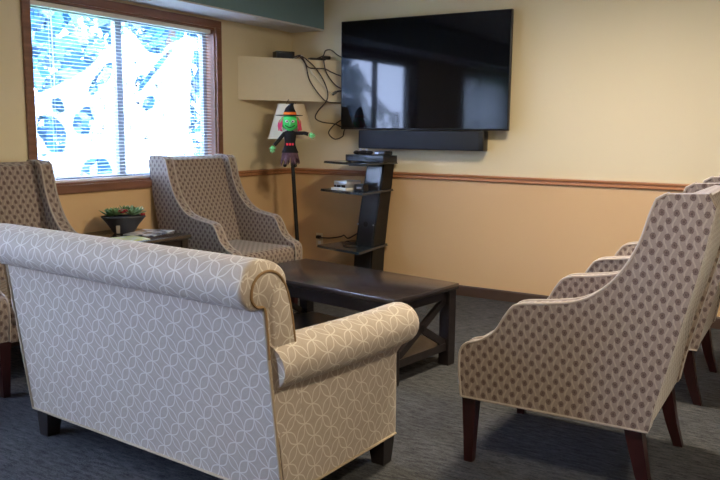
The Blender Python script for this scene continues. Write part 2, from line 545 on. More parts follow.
def web():
    b = bm_new(); ny, nz = 190, 130; y0, y1, z0, z1 = -2.62, -.95, .80, 1.99
    vs = {}
    def vert(i, j):
        if (i, j) not in vs:
            y, z = y0+(y1-y0)*i/ny, z0+(z1-z0)*j/nz
            vs[i, j] = b.verts.new((-.24+.02*noise.noise(V((y*3, z*3, 0)))+.012*math.sin(y*5), y, z))
        return vs[i, j]
    for i in range(ny):
        for j in range(nz):
            y, z = y0+(y1-y0)*(i+.5)/ny, z0+(z1-z0)*(j+.5)/nz
            if web_in(y, z): b.faces.new((vert(i, j), vert(i+1, j), vert(i+1, j+1), vert(i, j+1)))
    tag(build('web_netting', b, 'webbing', None, True, False, 180), 'torn white stretchy cobweb decoration spread over the outside of the window', 'decoration')
web()
SP = [(-1.625, 1.590, 'black plastic spider on the web beside the window mullion, upper left of the close pair'),
      (-1.426, 1.593, 'black plastic spider on the web near the middle of the right pane'),
      (-1.077, 1.552, 'lower of two black plastic spiders at the right edge of the web'),
      (-1.042, 1.622, 'upper of two black plastic spiders at the right edge of the web'),
      (-1.556, 1.218, 'black plastic spider low on the web in the right pane'),
      (-1.929, 1.286, 'black plastic spider on the web in the left pane'),
      (-1.612, 1.465, 'black plastic spider by the mullion below another spider'),
      (-1.10, 1.30, 'black plastic spider low down near the right edge of the web')]
first = None
for i, (y, z, lab) in enumerate(SP):
    if first is None:
        b = bm_new(); ellipsoid(b, (0, 0, 0), (.006, .010, .013), None, 10, 6); ellipsoid(b, (0, .004, .017), (.005, .006, .006), None, 8, 6)
        for s in (-1, 1):
            for k in range(4):
                zz = .012-.006*k
                tube(b, [(0, 0, zz*.6), (.008, s*.016, zz+.012-.006*k), (0, s*.028, zz*2-.008)], .0013, 4)
        first = o = build('plastic_spider', b, 'spider_black', None, True)
    else:
        o = first.copy(); COL.objects.link(o)
    o.location = (-.208, y, z); o.rotation_euler = (i*1.3, 0, 0); tag(o, lab, 'spider', 'spiders on the window web')

# ------------------------------------------------------------------ loveseat
def loveseat():
    t = thing('loveseat', 'greige rolled arm loveseat with white interlaced oval pattern, seen from behind', 'sofa', (1.93, -3.305, 0), math.radians(-3.6))
    hw = .69
    # rear slab: outside back leaning away, inside back cushion facing the room
    prof = [(-.300, .115), (-.332, .36), (-.385, .765), (-.36, .83), (-.30, .86), (-.275, .80), (-.25, .62), (-.20, .40), (-.18, .115)]
    def slab(x0, x1, pr): return [[(x, y, z) for y, z in pr] for x in (x0, x1)]
    b = bm_new(); loft(b, slab(-hw+.006, hw-.006, prof)); br = build('backrest', b, 'rings', t, False)
    # roll on top, gathered underneath, round ends
    c = (-.405, .832)
    base = []
    for k in range(44):
        a = 2*PI*k/44
        base.append((math.cos(a)*.083, math.sin(a)*.080))
    b = bm_new(); rings = []; us = []
    N = 140; X = hw+.008
    for i in range(N+1):
        x = -X+2*X*i/N
        e = min(1, (X-abs(x))/.02); sc = math.sqrt(max(0, 1-(1-e)**2))*.10+.90 if e < 1 else 1
        ring = []
        for k, (dy, dz) in enumerate(base):
            a = 2*PI*k/44
            w = max(0, -math.sin(a+.25))**2                    # underside
            g = 1-.055*w*abs(math.sin(x*PI/.052))
            fl = .09 if (dy > 0 and dz > -.05) else 0
            yy = c[0]+dy*sc*g+(max(0, dy)*.55)*sc; zz = c[1]+dz*sc*g-(max(0, dy)*.10)
            ring.append((x, yy, zz))
        rings.append(ring); us.append(x)
    loft(b, rings, us); roll = build('back_roll', b, 'rings', t, True, False, 60)
    # scroll welt on the right and left end
    for s in (-1, 1):
        b = bm_new()
        xx = s*(hw+.011)
        pts = [(xx, y, z) for y, z in ((-.372, .60), (-.382, .70), (-.392, .762), (-.425, .772), (-.447, .80), (-.440, .842), (-.408, .868), (-.365, .872), (-.322, .852), (-.29, .805), (-.268, .73), (-.250, .63))]
        tube(b, catmull(pts, 5), .0045, 6); build('seam_welt', b, 'welt_brown', br, True)
        b = bm_new(); tube(b, [(s*hw, -.301, .118), (s*hw, -.333, .36), (s*hw, -.384, .76)], .0055, 6); build('piping', b, 'piping_ring', br, True)
    # inside back end panels bulging at the ends
    b = bm_new()
    pr = [(-.335, .56), (-.355, .74), (-.355, .82), (-.33, .852), (-.295, .835), (-.268, .77), (-.245, .62), (-.232, .56)]
    cy = sum(p[0] for p in pr)/8; cz = sum(p[1] for p in pr)/8
    rings = []
    for x, s in ((-hw-.012, .86), (-hw-.004, 1), (hw+.004, 1), (hw+.012, .86)):
        rings.append([(x, cy+(y-cy)*s, cz+(z-cz)*s) for y, z in pr])
    loft(b, rings); build('back_cushion', b, 'rings', t, True, False, 50)
    # base rail
    b = bm_new(); box(b, (-hw+.01, -.275, .115), (hw-.01, .372, .30), .006); build('base_frame', b, 'rings', t, True)
    b = bm_new(); box(b, (-.595, -.24, .285), (.595, .385, .455), .045, 4); build('seat_cushion', b, 'rings', t, True)
    # arms: plain side with outward roll
    for s in (-1, 1):
        prf = [(.585, .115), (.69, .115), (.69, .30), (.688, .44), (.692, .472)]
        cx, cz, r = .675, .552, .082
        for k in range(17):
            a = math.radians(-62+k*(62+205)/16)
            prf.append((cx+r*math.cos(a)*1.06, cz+r*math.sin(a)))
        prf += [(.588, .47), (.585, .30)]
        b = bm_new(); rings = []; us = []
        for y, sc, lift, th in ((-.362, 1, .012, 1), (-.30, 1, .012, 1), (-.15, 1, .008, 1), (.05, 1, .004, 1), (.25, 1, 0, 1), (.345, 1, 0, 1), (.372, .995, 0, .99), (.388, .97, 0, .95), (.400, .92, 0, .86)):
            ring = []; ish = -.024*min(1, max(0, (.10-y)/.42))
            for x, z in prf:
                if z > .46:
                    ring.append((s*(cx+ish+(x-cx)*sc), max(y, -.286-(z-.115)*.131)+(.03 if y > .3 else 0), cz+(z-cz)*sc+lift))
                else:
                    m = .64+(x-.64)*th+(ish*(z-.30)/.16 if (z > .30 and x > .65) else 0)
                    ring.append((s*m, min(y, .372+(.010 if th < .9 else .006 if th < 1 else 0)) if y > -.2 else max(y, -.286-(z-.115)*.131), z))
            rings.append(ring); us.append(y)
        loft(b, rings, us); arm = build('arm', b, 'rings', t, True, False, 45)
        b = bm_new(); tube(b, [(s*.692, -.300, .118), (s*.692, .372, .118), (s*.60, .376, .118)], .005, 6); build('piping', b, 'piping_ring', arm, True)
    b = bm_new(); tube(b, [(-.69, -.302, .118), (.69, -.302, .118)], .005, 6); build('piping', b, 'piping_ring', br, True)
    for sx in (-1, 1):
        for y in (-.25, .336):
            b = bm_new(); taper(b, (sx*.648, y), (sx*.648, y-.008 if y < 0 else y+.004), .125, 0, .078, .056); build('leg', b, 'espresso', t)
    return t
loveseat()

# ------------------------------------------------------------------ wing chairs
WP = [(.69, .273), (.70, .36), (.70, .445), (.675, .485), (.618, .506), (.56, .551), (.518, .622), (.477, .662), (.369, .679), (.266, .70),
      (.19, .743), (.119, .819), (.066, .922), (.038, 1.02), (.020, 1.075), (-.009, 1.093), (-.135, 1.10), (-.160, 1.055), (-.127, .855), (-.062, .562), (-.019, .38), (-.002, .277)]
def wing_chair():
    t = thing('wing_chair', None, None)
    cm = catmull([(u, z, 0) for u, z in WP[1:15]], 4)
    prof = [WP[0]]+[(p.x, p.y) for p in cm]+WP[15:]
    prof = [(u-.30, z) for u, z in prof]
    for s in (-1, 1):
        b = bm_new(); th = .072
        cu = .05; czz = .6
        rings = []
        for yy, ins in ((.35, .0), (.35-th, 0.)):
            rings.append([(u, s*yy, z) for u, z in prof])
        loft(b, rings)
        es = [e for e in b.edges if len(e.link_faces) == 2 and e.calc_face_angle(0) > 1.2 and abs(e.verts[0].co.y-e.verts[1].co.y) < 1e-5]
        bmesh.ops.bevel(b, geom=es, offset=.010, segments=2, profile=.5, affect='EDGES')
        pan = build('wing_arm', b, 'dots', t, True, True, 35)
        for yy in (.348, .352-th):
            b = bm_new(); tube(b, [(u, s*yy, z) for u, z in prof[:-6]], .0055, 6); build('piping', b, 'piping', pan, True)
        b = bm_new(); tube(b, [(u, s*.348, z) for u, z in (prof[-1], prof[0])], .005, 6); build('piping', b, 'piping', pan, True)
    # back between the wings
    bk = [(-.296, .275), (-.352, .562), (-.417, .855), (-.448, 1.05), (-.432, 1.088), (-.385, 1.092), (-.352, 1.07), (-.335, 1.02), (-.30, .90), (-.235, .70), (-.165, .47), (-.10, .40), (-.08, .275)]
    b = bm_new(); rings = []; us = []
    for x, bul in ((-.300, 0), (-.26, .55), (-.15, .95), (0, 1), (.15, .95), (.26, .55), (.300, 0)):
        rings.append([(u+(.022*bul if (u > -.37 and .46 < z < 1.08) else 0), x, z) for u, z in bk]); us.append(x)
    loft(b, rings, us); build('backrest', b, 'dots', t, True, True, 40)
    b = bm_new(); box(b, (-.24, -.285, .262), (.385, .285, .36), .008); build('seat_rail', b, 'dots', t, True)
    b = bm_new(); box(b, (-.20, -.276, .34), (.41, .276, .47), .045, 4)
    for v in b.verts:
        if v.co.z > .44: v.co.z += .022*(1-(v.co.y/.28)**2)*(1-((v.co.x-.1)/.32)**2)
    build('seat_cushion', b, 'dots', t, True)
    for s in (-1, 1):
        b = bm_new(); taper(b, (.364, s*.305), (.364, s*.305), .275, 0, .056, .034); build('leg', b, 'mahogany', t)
        b = bm_new(); rs = []
        for u, z, w in ((-.245, .28, .060), (-.262, .20, .054), (-.285, .10, .045), (-.318, 0, .036)):
            rs.append([(u-w/2, s*.30-w/2, z), (u+w/2, s*.30-w/2, z), (u+w/2, s*.30+w/2, z), (u-w/2, s*.30+w/2, z)])
        loft(b, rs); build('leg', b, 'mahogany', t, True, True, 30)
    return t
proto = wing_chair()
G = 'wing chairs around the coffee table'
for i, (x, y, a, sc, lab) in enumerate([
    (3.25, -2.50, 180, 1, 'large wing chair in the right foreground, grey brown with dark medallions, side turned to view'),
    (3.25, -1.33, 180, 1, 'wing chair mostly hidden behind the right foreground wing chair, nearest the back wall'),
    (.415, -1.375, -4, .965, 'wing chair facing the room between the end table and the floor lamp, by the window'),
    (.40, -3.01, -8, .965, 'wing chair at the left edge, behind the loveseat, in front of the window corner')]):
    o = proto if i == 0 else copy_tree(proto)
    o.location = (x, y, 0); o.rotation_euler = (0, 0, math.radians(a)); o.scale = (sc, sc, 1)
    tag(o, lab, 'armchair', G)

# ------------------------------------------------------------------ coffee table
def coffee_table():
    t = thing('coffee_table', 'low dark espresso coffee table with crossed bars at its end', 'table', (1.695, -1.868, 0), math.radians(-9))
    L, Wd, H, lw = .59, .295, .46, .066
    b = bm_new(); box(b, (-L, -Wd, H-.032), (L, Wd, H), .004); build('tabletop', b, 'espresso_top', t, True)
    lx, ly = L-.045, Wd-.04
    for sx in (-1, 1):
        for sy in (-1, 1):
            b = bm_new(); box(b, (sx*lx-lw/2, sy*ly-lw/2, 0), (sx*lx+lw/2, sy*ly+lw/2, H-.032), .003); build('leg', b, 'espresso', t)
    for sy in (-1, 1):
        boxes('apron', [((-lx+lw/2, sy*ly-.012, H-.10), (lx-lw/2, sy*ly+.012, H-.032))], 'espresso', t)
    zt, zb = H-.085, .125
    for sx in (-1, 1):
        x = sx*lx
        boxes('apron', [((x-.012, -ly+lw/2, zt), (x+.012, ly-lw/2, H-.032))], 'espresso', t)
        boxes('stretcher', [((x-.016, -ly+lw/2, .085), (x+.016, ly-lw/2, .128))], 'espresso', t)
        for d in (-1, 1):
            b = bm_new(); p, q = V((x, -d*(ly-lw/2), zb)), V((x, d*(ly-lw/2), zt))
            dr = (q-p).normalized(); nn = V((1, 0, 0)).cross(dr)
            rs = [[c+nn*.019+V((w, 0, 0))+dr*e, c-nn*.019+V((w, 0, 0))+dr*e, c-nn*.019+V((-w, 0, 0))+dr*e, c+nn*.019+V((-w, 0, 0))+dr*e] for c, w, e in ((p, .011, -.01), (q, .011, .01))]
            loft(b, rs); build('cross_brace', b, 'espresso', t)
    boxes('lower_shelf', [((-lx, -ly-.02, .105), (lx, ly+.02, .123))], 'espresso', t)
coffee_table()

# ------------------------------------------------------------------ end table, planter, magazines
def end_table():
    t = thing('end_table', 'small dark end table under the window between two wing chairs', 'table', (.27, -2.20, 0))
    b = bm_new(); box(b, (-.29, -.29, .59), (.29, .29, .62), .004); build('tabletop', b, 'espresso_top', t, True)
    for sx in (-1, 1):
        for sy in (-1, 1):
            b = bm_new(); taper(b, (sx*.25, sy*.25), (sx*.25, sy*.25), .59, 0, .05, .042); build('leg', b, 'espresso', t)
        boxes('apron', [((sx*.25-.011, -.225, .50), (sx*.25+.011, .225, .59))], 'espresso', t)
        boxes('apron', [((-.225, sx*.25-.011, .50), (.225, sx*.25+.011, .59))], 'espresso', t)
end_table()
def planter():
    t = thing('planter', 'dark grey bowl planter with green succulents and red blooms on the end table', 'plant', (.17, -2.115, .62), math.radians(55))
    b = bm_new(); n = 28
    prof = [(.060, 0), (.066, .004), (.095, .05), (.128, .098), (.136, .104), (.130, .112), (.120, .100), (.088, .09)]
    rings = []
    for r, z in prof:
        rings.append([((r*(1+(.05 if k % 2 and z > .08 else 0)))*math.cos(2*PI*k/n), r*.62*(1+(.05 if k % 2 and z > .08 else 0))*math.sin(2*PI*k/n), z) for k in range(n)])
    loft(b, rings); build('bowl', b, 'planter', t, True)
    b = bm_new(); box(b, (-.055, -.068, .005), (-.030, -.058, .055), .003); build('name_tag', b, 'planter_tag', t)
    rd = random.Random(4)
    def rosette(cx, cy, cz, n, ln, mat, nm):
        b = bm_new()
        for k in range(n):
            a = k*2.4; el = .25+1.1*k/n
            d = V((math.cos(a)*math.cos(el), math.sin(a)*math.cos(el), math.sin(el))); s = d.cross(V((0, 0, 1))).normalized()
            p = V((cx, cy, cz)); l = ln*(1-.4*k/n)*rd.uniform(.8, 1.2)
            up = s.cross(d)
            loft(b, [[p+s*w+up*w*.2, p+up*w*.7+d*0, p-s*w+up*w*.2, p-up*w*.4] if False else [p+d*l*f+s*w, p+d*l*f+up*w*.5, p+d*l*f-s*w, p+d*l*f-up*w*.4] for f, w in ((0, .005), (.45, .011), (.8, .008), (1, .0015))])
        build(nm, b, mat, t, True, True, 60)
    for x, y in ((-.085, .01), (-.05, -.035), (-.055, .04), (.05, -.03), (.085, .015), (.055, .04), (.02, .03)):
        rosette(x, y, .112+rd.uniform(-.005, .01), 15, .074, 'leaf' if rd.random() < .45 else 'leaf_pale', 'succulent')
    for x, y in ((-.02, -.04), (.005, -.02), (-.012, -.005)):
        rosette(x, y, .132, 12, .034, 'flower_red', 'bloom')
    b = bm_new()
    for k in range(12): ellipsoid(b, (.124+rd.uniform(-.012, .012), -.01+rd.uniform(-.02, .02), .108+rd.uniform(-.008, .012)), (.006,)*3, None, 6, 5)
    build('berries', b, 'flower_red', t, True)
planter()
def magazine(c, rz, w, h, mat, label, z=.62):
    b = bm_new(); box(b, (-w/2, -h/2, 0), (w/2, h/2, .006), .001)
    o = build('magazine', b, mat); o.location = (*c, z); o.rotation_euler = (0, 0, rz)
    return tag(o, label, 'magazine', 'magazines on the end table')
magazine((.31, -2.03), math.radians(18), .215, .275, 'mag_white', 'white and grey magazine lying on the end table nearer the wing chair by the window')
magazine((.41, -2.34), math.radians(-12), .20, .26, 'mag_green', 'yellow green magazine on the end table in front of the planter')

# ------------------------------------------------------------------ television and soundbar
def television():
    t = thing('television', 'large black flat screen television mounted on the back wall', 'television', (1.27, 0, 1.296), 0)
    b = bm_new(); box(b, (-.727, -.118, 0), (.727, -.085, .866), .004); build('bezel', b, 'black_plastic', t, True)
    b = bm_new(); box(b, (-.719, -.1195, .014), (.719, -.1175, .859)); build('screen', b, 'tv_screen', t)
    b = bm_new(); box(b, (-.52, -.086, .06), (.52, -.055, .60), .012); build('back_housing', b, 'black_plastic', t, True)
    b = bm_new(); box(b, (-.30, -.056, .15), (.30, -.003, .20)); box(b, (-.30, -.056, .45), (.30, -.003, .50))
    build('wall_bracket', b, 'black_matte', t)
television()
def soundbar():
    t = thing('soundbar', 'long black soundbar mounted under the television', 'speaker', (1.27, 0, 1.143), 0)
    b = bm_new(); box(b, (-.545, -.135, 0), (.545, -.04, .150), .008); build('cabinet', b, 'black_plastic', t, True)
    b = bm_new(); box(b, (-.535, -.139, .006), (.505, -.134, .142), .002); build('grille', b, 'speaker_cloth', t, True)
    b = bm_new(); box(b, (-.2, -.041, .05), (.2, 0, .09)); build('wall_bracket', b, 'black_matte', t)
soundbar()

# ------------------------------------------------------------------ media stand
STX, STY, STA = .87, -.27, 0.
def media_stand():
    t = thing('media_stand', 'black floor stand with three glass shelves and a leaning column beside the wall', 'shelf', (STX, STY, 0), STA)
    O = V((STX, STY, 0))
    rings = []
    for z, x0, x1, y0, y1 in ((.03, .755, .925, -.25, -.05), (.3, .765, .935, -.24, -.045), (.6, .795, .962, -.225, -.04), (.85, .825, .99, -.205, -.035), (1.022, .845, 1.005, -.19, -.03)):
        rings.append([V((x0, y0, z))-O, V((x1, y0, z))-O, V((x1, y1, z))-O, V((x0, y1, z))-O])
    b = bm_new(); loft(b, rings); col = build('column', b, 'black_matte', t, True, True, 30)
    b = bm_new(); rr = []
    for r in rings:
        a, bb = V(r[0]), V(r[1]); q = .014
        rr.append([(a.x+q, a.y-.006, a.z), (bb.x-q, a.y-.006, a.z), (bb.x-q, a.y+.004, a.z), (a.x+q, a.y+.004, a.z)])
    loft(b, rr); build('front_panel', b, 'gloss_black', col, True, True, 30)
    b = bm_new(); lathe(b, [(.022, 0), (.022, .005), (.012, .005)], 16)
    o = build('cable_port', b, 'black_matte', col); o.location = (.0, .030, .54); o.rotation_euler = (PI/2, 0, 0)
    for x in (-.03, .115):
        b = bm_new(); lathe(b, [(.007, 0), (.007, .004), (.004, .005)], 10)
        o = build('screw', b, 'silver', col); o.location = (x-.045, .029, .535); o.rotation_euler = (PI/2, 0, 0)
    b = bm_new(); box(b, (-.30, -.24, 0), (.26, .22, .03), .01, 3); build('base_plate', b, 'gloss_black', t, True)
    for z, fl, fr, br in ((.346, (.525, -.435), (1.01, -.575), .955), (.802, (.53, -.395), (1.04, -.585), 1.0), (1.024, (.525, -.34), (1.07, -.575), 1.035)):
        P = [fl, ((fl[0]+fr[0])/2, (fl[1]+fr[1])/2-.012), fr, (br, -.028), (.60, -.028)]
        b = bm_new(); loft(b, [[V((x, y, zz))-O for x, y in P] for zz in (z, z+.018)])
        bmesh.ops.bevel(b, geom=list(b.edges), offset=.006, segments=2, profile=.5, affect='EDGES')
        build('shelf', b, 'shelf_glass', t)
        boxes('shelf_bracket', [((-.075, -.12, z-.012), (.055, .02, z-.0005))], 'black_matte', t)
media_stand()
MS = Matrix.Translation((STX, STY, 0)) @ Matrix.Rotation(STA, 4, 'Z')
def on_stand(x, y, z): return MS @ V((x, y, z))
def devices():
    t = thing('cable_box', 'black cable box with small parts stacked on the top glass shelf', 'electronics', (.935, -.27, 1.0425), math.radians(-8))
    b = bm_new(); box(b, (-.19, -.10, .004), (.19, .08, .056), .005); build('case', b, 'black_plastic', t, True)
    b = bm_new(); box(b, (-.18, -.104, .012), (.02, -.099, .036)); build('display', b, 'gloss_black', t)
    for fx in (-.16, .16):
        for fy in (-.08, .06):
            b = bm_new(); box(b, (fx-.01, fy-.01, 0), (fx+.01, fy+.01, .004)); build('foot', b, 'black_matte', t)
    o = thing('game_controller', 'black controller resting on top of the cable box at left', 'electronics', (.87, -.28, 1.0985), .2)
    b = bm_new(); ellipsoid(b, (0, 0, .018), (.06, .038, .016)); ellipsoid(b, (-.055, -.025, .017), (.024, .042, .016)); ellipsoid(b, (.055, -.025, .017), (.024, .042, .016)); build('shell', b, 'black_plastic', o, True)
    for s in (-1, 1):
        b = bm_new(); lathe(b, [(.006, 0), (.006, .008), (.010, .010), (.009, .014)], 12, (s*.025, -.008, .032)); build('thumbstick', b, 'silver', o, True)
    o = thing('streaming_box', 'small black streaming box on the cable box at right', 'electronics', (1.05, -.29, 1.0985), -.14)
    b = bm_new(); box(b, (-.055, -.05, 0), (.055, .05, .032), .008, 3); build('case', b, 'black_plastic', o, True)
    b = bm_new(); box(b, (-.045, -.052, .010), (-.01, -.0495, .022)); build('display', b, 'silver', o)
    # middle shelf
    o = thing('game_console', 'silver white console with dark slots on the middle glass shelf', 'electronics', (.775, -.39, .8205), math.radians(-12))
    b = bm_new(); box(b, (-.085, -.09, 0), (.085, .09, .022), .005); build('lower_case', b, 'white_plastic', o, True)
    b = bm_new(); box(b, (-.06, -.085, .022), (.083, .085, .076), .010, 3); build('upper_case', b, 'silver', o, True)
    for x0, x1 in ((-.05, -.03), (-.02, .02), (.03, .07)):
        b = bm_new(); box(b, (x0, -.089, .026), (x1, -.084, .044), .002); build('front_slot', b, 'black_plastic', o)
    o = thing('media_adapter', 'small black box beside the silver console on the middle shelf', 'electronics', (.93, -.42, .8205), math.radians(-12))
    b = bm_new(); box(b, (-.05, -.03, 0), (.05, .03, .055), .006); build('case', b, 'black_plastic', o, True)
    b = bm_new(); box(b, (-.02, -.0325, .018), (.03, -.0295, .034)); build('port_panel', b, 'silver', o)
devices()
def cord(name, pts, r, mat, label, cat='cable', group=None, seg=6):
    b = bm_new(); tube(b, catmull(pts, 8), r, seg)
    return tag(build(name, b, mat, None, True, False, 180), label, cat, group)
cord('electric_cable', [(.81, -.07, .50), (.74, -.05, .47), (.66, -.045, .42), (.58, -.05, .378), (.54, -.05, .40), (.50, -.045, .385), (.40, -.05, .365), (.30, -.045, .36), (.275, -.03, .36)], .006, 'cable_brown', 'dark cable sagging from the column to the wall outlet above the bottom glass shelf')
cord('electric_cable', [(.74, -.10, .371), (.72, -.20, .3705), (.70, -.30, .3705), (.77, -.38, .3705), (.86, -.36, .3705)], .005, 'cable_brown', 'short dark cable loose on the bottom glass shelf beside the column')
def outlet():
    t = thing('wall_outlet', 'cream wall outlet plate above the baseboard left of the media stand', 'outlet', (.255, 0, .335))
    b = bm_new(); box(b, (-.036, -.007, -.058), (.036, 0, .058), .003); build('plate', b, 'cream', t, True)
    for z in (-.026, .026):
        b = bm_new(); box(b, (-.017, -.009, z-.015), (.017, -.0065, z+.015), .002); build('socket', b, 'white_plastic', t, True)
    p = thing('power_plug', 'black plug pushed into the wall outlet left of the media stand', 'plug', (.258, -.009, .361))
    b = bm_new(); box(b, (-.016, -.036, -.014), (.022, 0, .014), .005); build('plug_body', b, 'black_plastic', p, True)
outlet()

# ------------------------------------------------------------------ corner shelf and cables
def corner_shelf():
    A, B, C = V((XL, -.723)), V((.478, 0)), V((XL, 0))
    z0, z1 = 1.522, 1.861
    t = thing('corner_shelf', 'cream boxed shelf across the corner left of the television', 'shelf', (.10, -.12, z0))
    o = V((.10, -.12, z0))
    def prism(nm, a, b_, c, za, zb, mat='cream'):
        bm = bm_new(); loft(bm, [[V((p.x, p.y, z))-o for p in (a, b_, c)] for z in (za, zb)]); return build(nm, bm, mat, t)
    d = (B-A).normalized(); n = V((d.y, -d.x))
    bm = bm_new(); q = [A+n*.0+d*0, B, B-n*.018-d*.0, A-n*.018]
    q = [A, B, B+V((-.022, 0)), A+V((0, .031))]
    loft(bm, [[V((p.x, p.y, z))-o for p in q] for z in (z0, z1)]); build('fascia', bm, 'cream', t)
    prism('top_board', A+V((0, .031)), B+V((-.022, 0)), C, z1-.03, z1-.005)
    prism('bottom_board', A+V((0, .031)), B+V((-.022, 0)), C, z0+.01, z0+.03)
corner_shelf()
d = thing('router', 'small black box sitting on the corner shelf top', 'electronics', (.11, -.33, 1.857), math.radians(54.4))
b = bm_new(); box(b, (-.075, -.05, 0), (.085, .05, .066), .005); build('case', b, 'black_plastic', d, True)
b = bm_new(); box(b, (-.065, -.053, .012), (.06, -.049, .05), .002); build('front_grille', b, 'speaker_cloth', d)
d = thing('power_adapter', 'flat black adapter with cables at the corner shelf end by the television', 'electronics', (.33, -.16, 1.857), math.radians(54.4))
b = bm_new(); box(b, (-.07, -.03, 0), (.07, .03, .02), .006); build('case', b, 'black_plastic', d, True)
b = bm_new(); box(b, (.05, -.02, .012), (.12, .02, .04), .008); build('plug_block', b, 'black_plastic', d, True)
CAB = 'cables hanging by the television'
cord('cable', [(.19, -.31, 1.872), (.265, -.335, 1.88), (.285, -.322, 1.868), (.309, -.287, 1.812), (.33, -.257, 1.685), (.39, -.174, 1.555), (.426, -.124, 1.519), (.491, -.035, 1.514), (.58, -.04, 1.51)], .0052, 'cable_brown', 'dark cable draping from the router diagonally down the corner shelf front', 'cable', CAB)
cord('cable', [(.19, -.30, 1.876), (.27, -.33, 1.886), (.295, -.306, 1.876), (.356, -.222, 1.795), (.407, -.15, 1.668), (.42, -.132, 1.548), (.371, -.2, 1.443), (.358, -.219, 1.386), (.391, -.173, 1.354), (.455, -.084, 1.34), (.497, -.035, 1.318), (.57, -.04, 1.33)], .0052, 'cable_brown', 'dark cable hanging lowest from the router, bowing left below the corner shelf', 'cable', CAB)
cord('cable', [(.19, -.29, 1.868), (.28, -.325, 1.878), (.295, -.306, 1.862), (.325, -.264, 1.793), (.401, -.158, 1.789), (.438, -.107, 1.765), (.49, -.036, 1.735), (.57, -.04, 1.72)], .0052, 'cable_brown', 'dark cable running nearly level across the corner shelf front to the television', 'cable', CAB)
cord('cable', [(.36, -.17, 1.870), (.385, -.172, 1.885), (.397, -.162, 1.868), (.412, -.143, 1.763), (.448, -.093, 1.68), (.485, -.042, 1.637), (.57, -.04, 1.62)], .0052, 'cable_brown', 'dark cable dropping from the black adapter down to the television edge', 'cable', CAB)
cord('cable', [(.464, -.071, 1.603), (.478, -.052, 1.61), (.505, -.038, 1.613), (.57, -.04, 1.615)], .008, 'black_plastic', 'short black cable with white tipped plug sticking out beside the television edge', 'cable', CAB)
b = bm_new(); tube(b, [(.446, -.094, 1.584), (.464, -.071, 1.603)], .013, 8); plug = build('plug_tip', b, 'black_plastic', bpy.data.objects['cable.004'], True)
cord('cable', [(.20, -.305, 1.866), (.285, -.325, 1.884), (.302, -.299, 1.872), (.33, -.257, 1.773), (.402, -.157, 1.641), (.448, -.094, 1.586)], .0035, 'cable_white', 'thin white cable hanging among the dark ones on the corner shelf', 'cable', CAB)
cord('cable', [(.58, -.045, 1.40), (.496, -.035, 1.373), (.449, -.091, 1.322), (.427, -.123, 1.264), (.457, -.08, 1.214), (.505, -.03, 1.236), (.521, -.03, 1.284), (.56, -.045, 1.33)], .0052, 'cable_brown', 'dark cable loop dangling under the lower left corner of the television', 'cable', CAB)
cord('cable', [(.35, -.18, 1.873), (.395, -.162, 1.893), (.408, -.146, 1.935), (.437, -.108, 1.942), (.47, -.06, 1.905), (.505, -.034, 1.885), (.57, -.04, 1.88)], .0052, 'cable_brown', 'dark cable arching above the black adapter into the television edge', 'cable', CAB)

# ------------------------------------------------------------------ floor lamp
LX, LY = .345, -.43
def lamp():
    t = thing('floor_lamp', 'black floor lamp with pale cone shade in the corner behind the doll', 'lamp', (LX, LY, 0))
    b = bm_new(); lathe(b, [(.13, 0), (.13, .012), (.12, .022), (.03, .03), (.018, .05)], 28); build('base', b, 'black_matte', t, True)
    b = bm_new(); tube(b, [(.005, 0, .03), (-.03, -.01, .6), (-.068, -.02, 1.25)], .016, 12); build('pole', b, 'black_matte', t, True)
    b = bm_new()
    lathe(b, [(.19, 1.215), (.105, 1.492), (.102, 1.492), (.187, 1.215)], 32, (-.065, -.02, 0), False)
    build('lamp_shade', b, 'shade', t, True, True, 60)
    b = bm_new(); lathe(b, [(.012, 1.25), (.03, 1.30), (.03, 1.36), (.012, 1.41)], 14, (-.068, -.02, 0)); build('bulb', b, 'white_plastic', t, True)
    b = bm_new()
    for a in range(3): tube(b, [(-.068, -.02, 1.44), (-.065+.105*math.cos(a*2.1), -.02+.105*math.sin(a*2.1), 1.485)], .002, 5)
    tube(b, [(-.068, -.02, 1.25), (-.068, -.02, 1.45)], .004, 6); build('harp', b, 'metal_grey', t)
lamp()

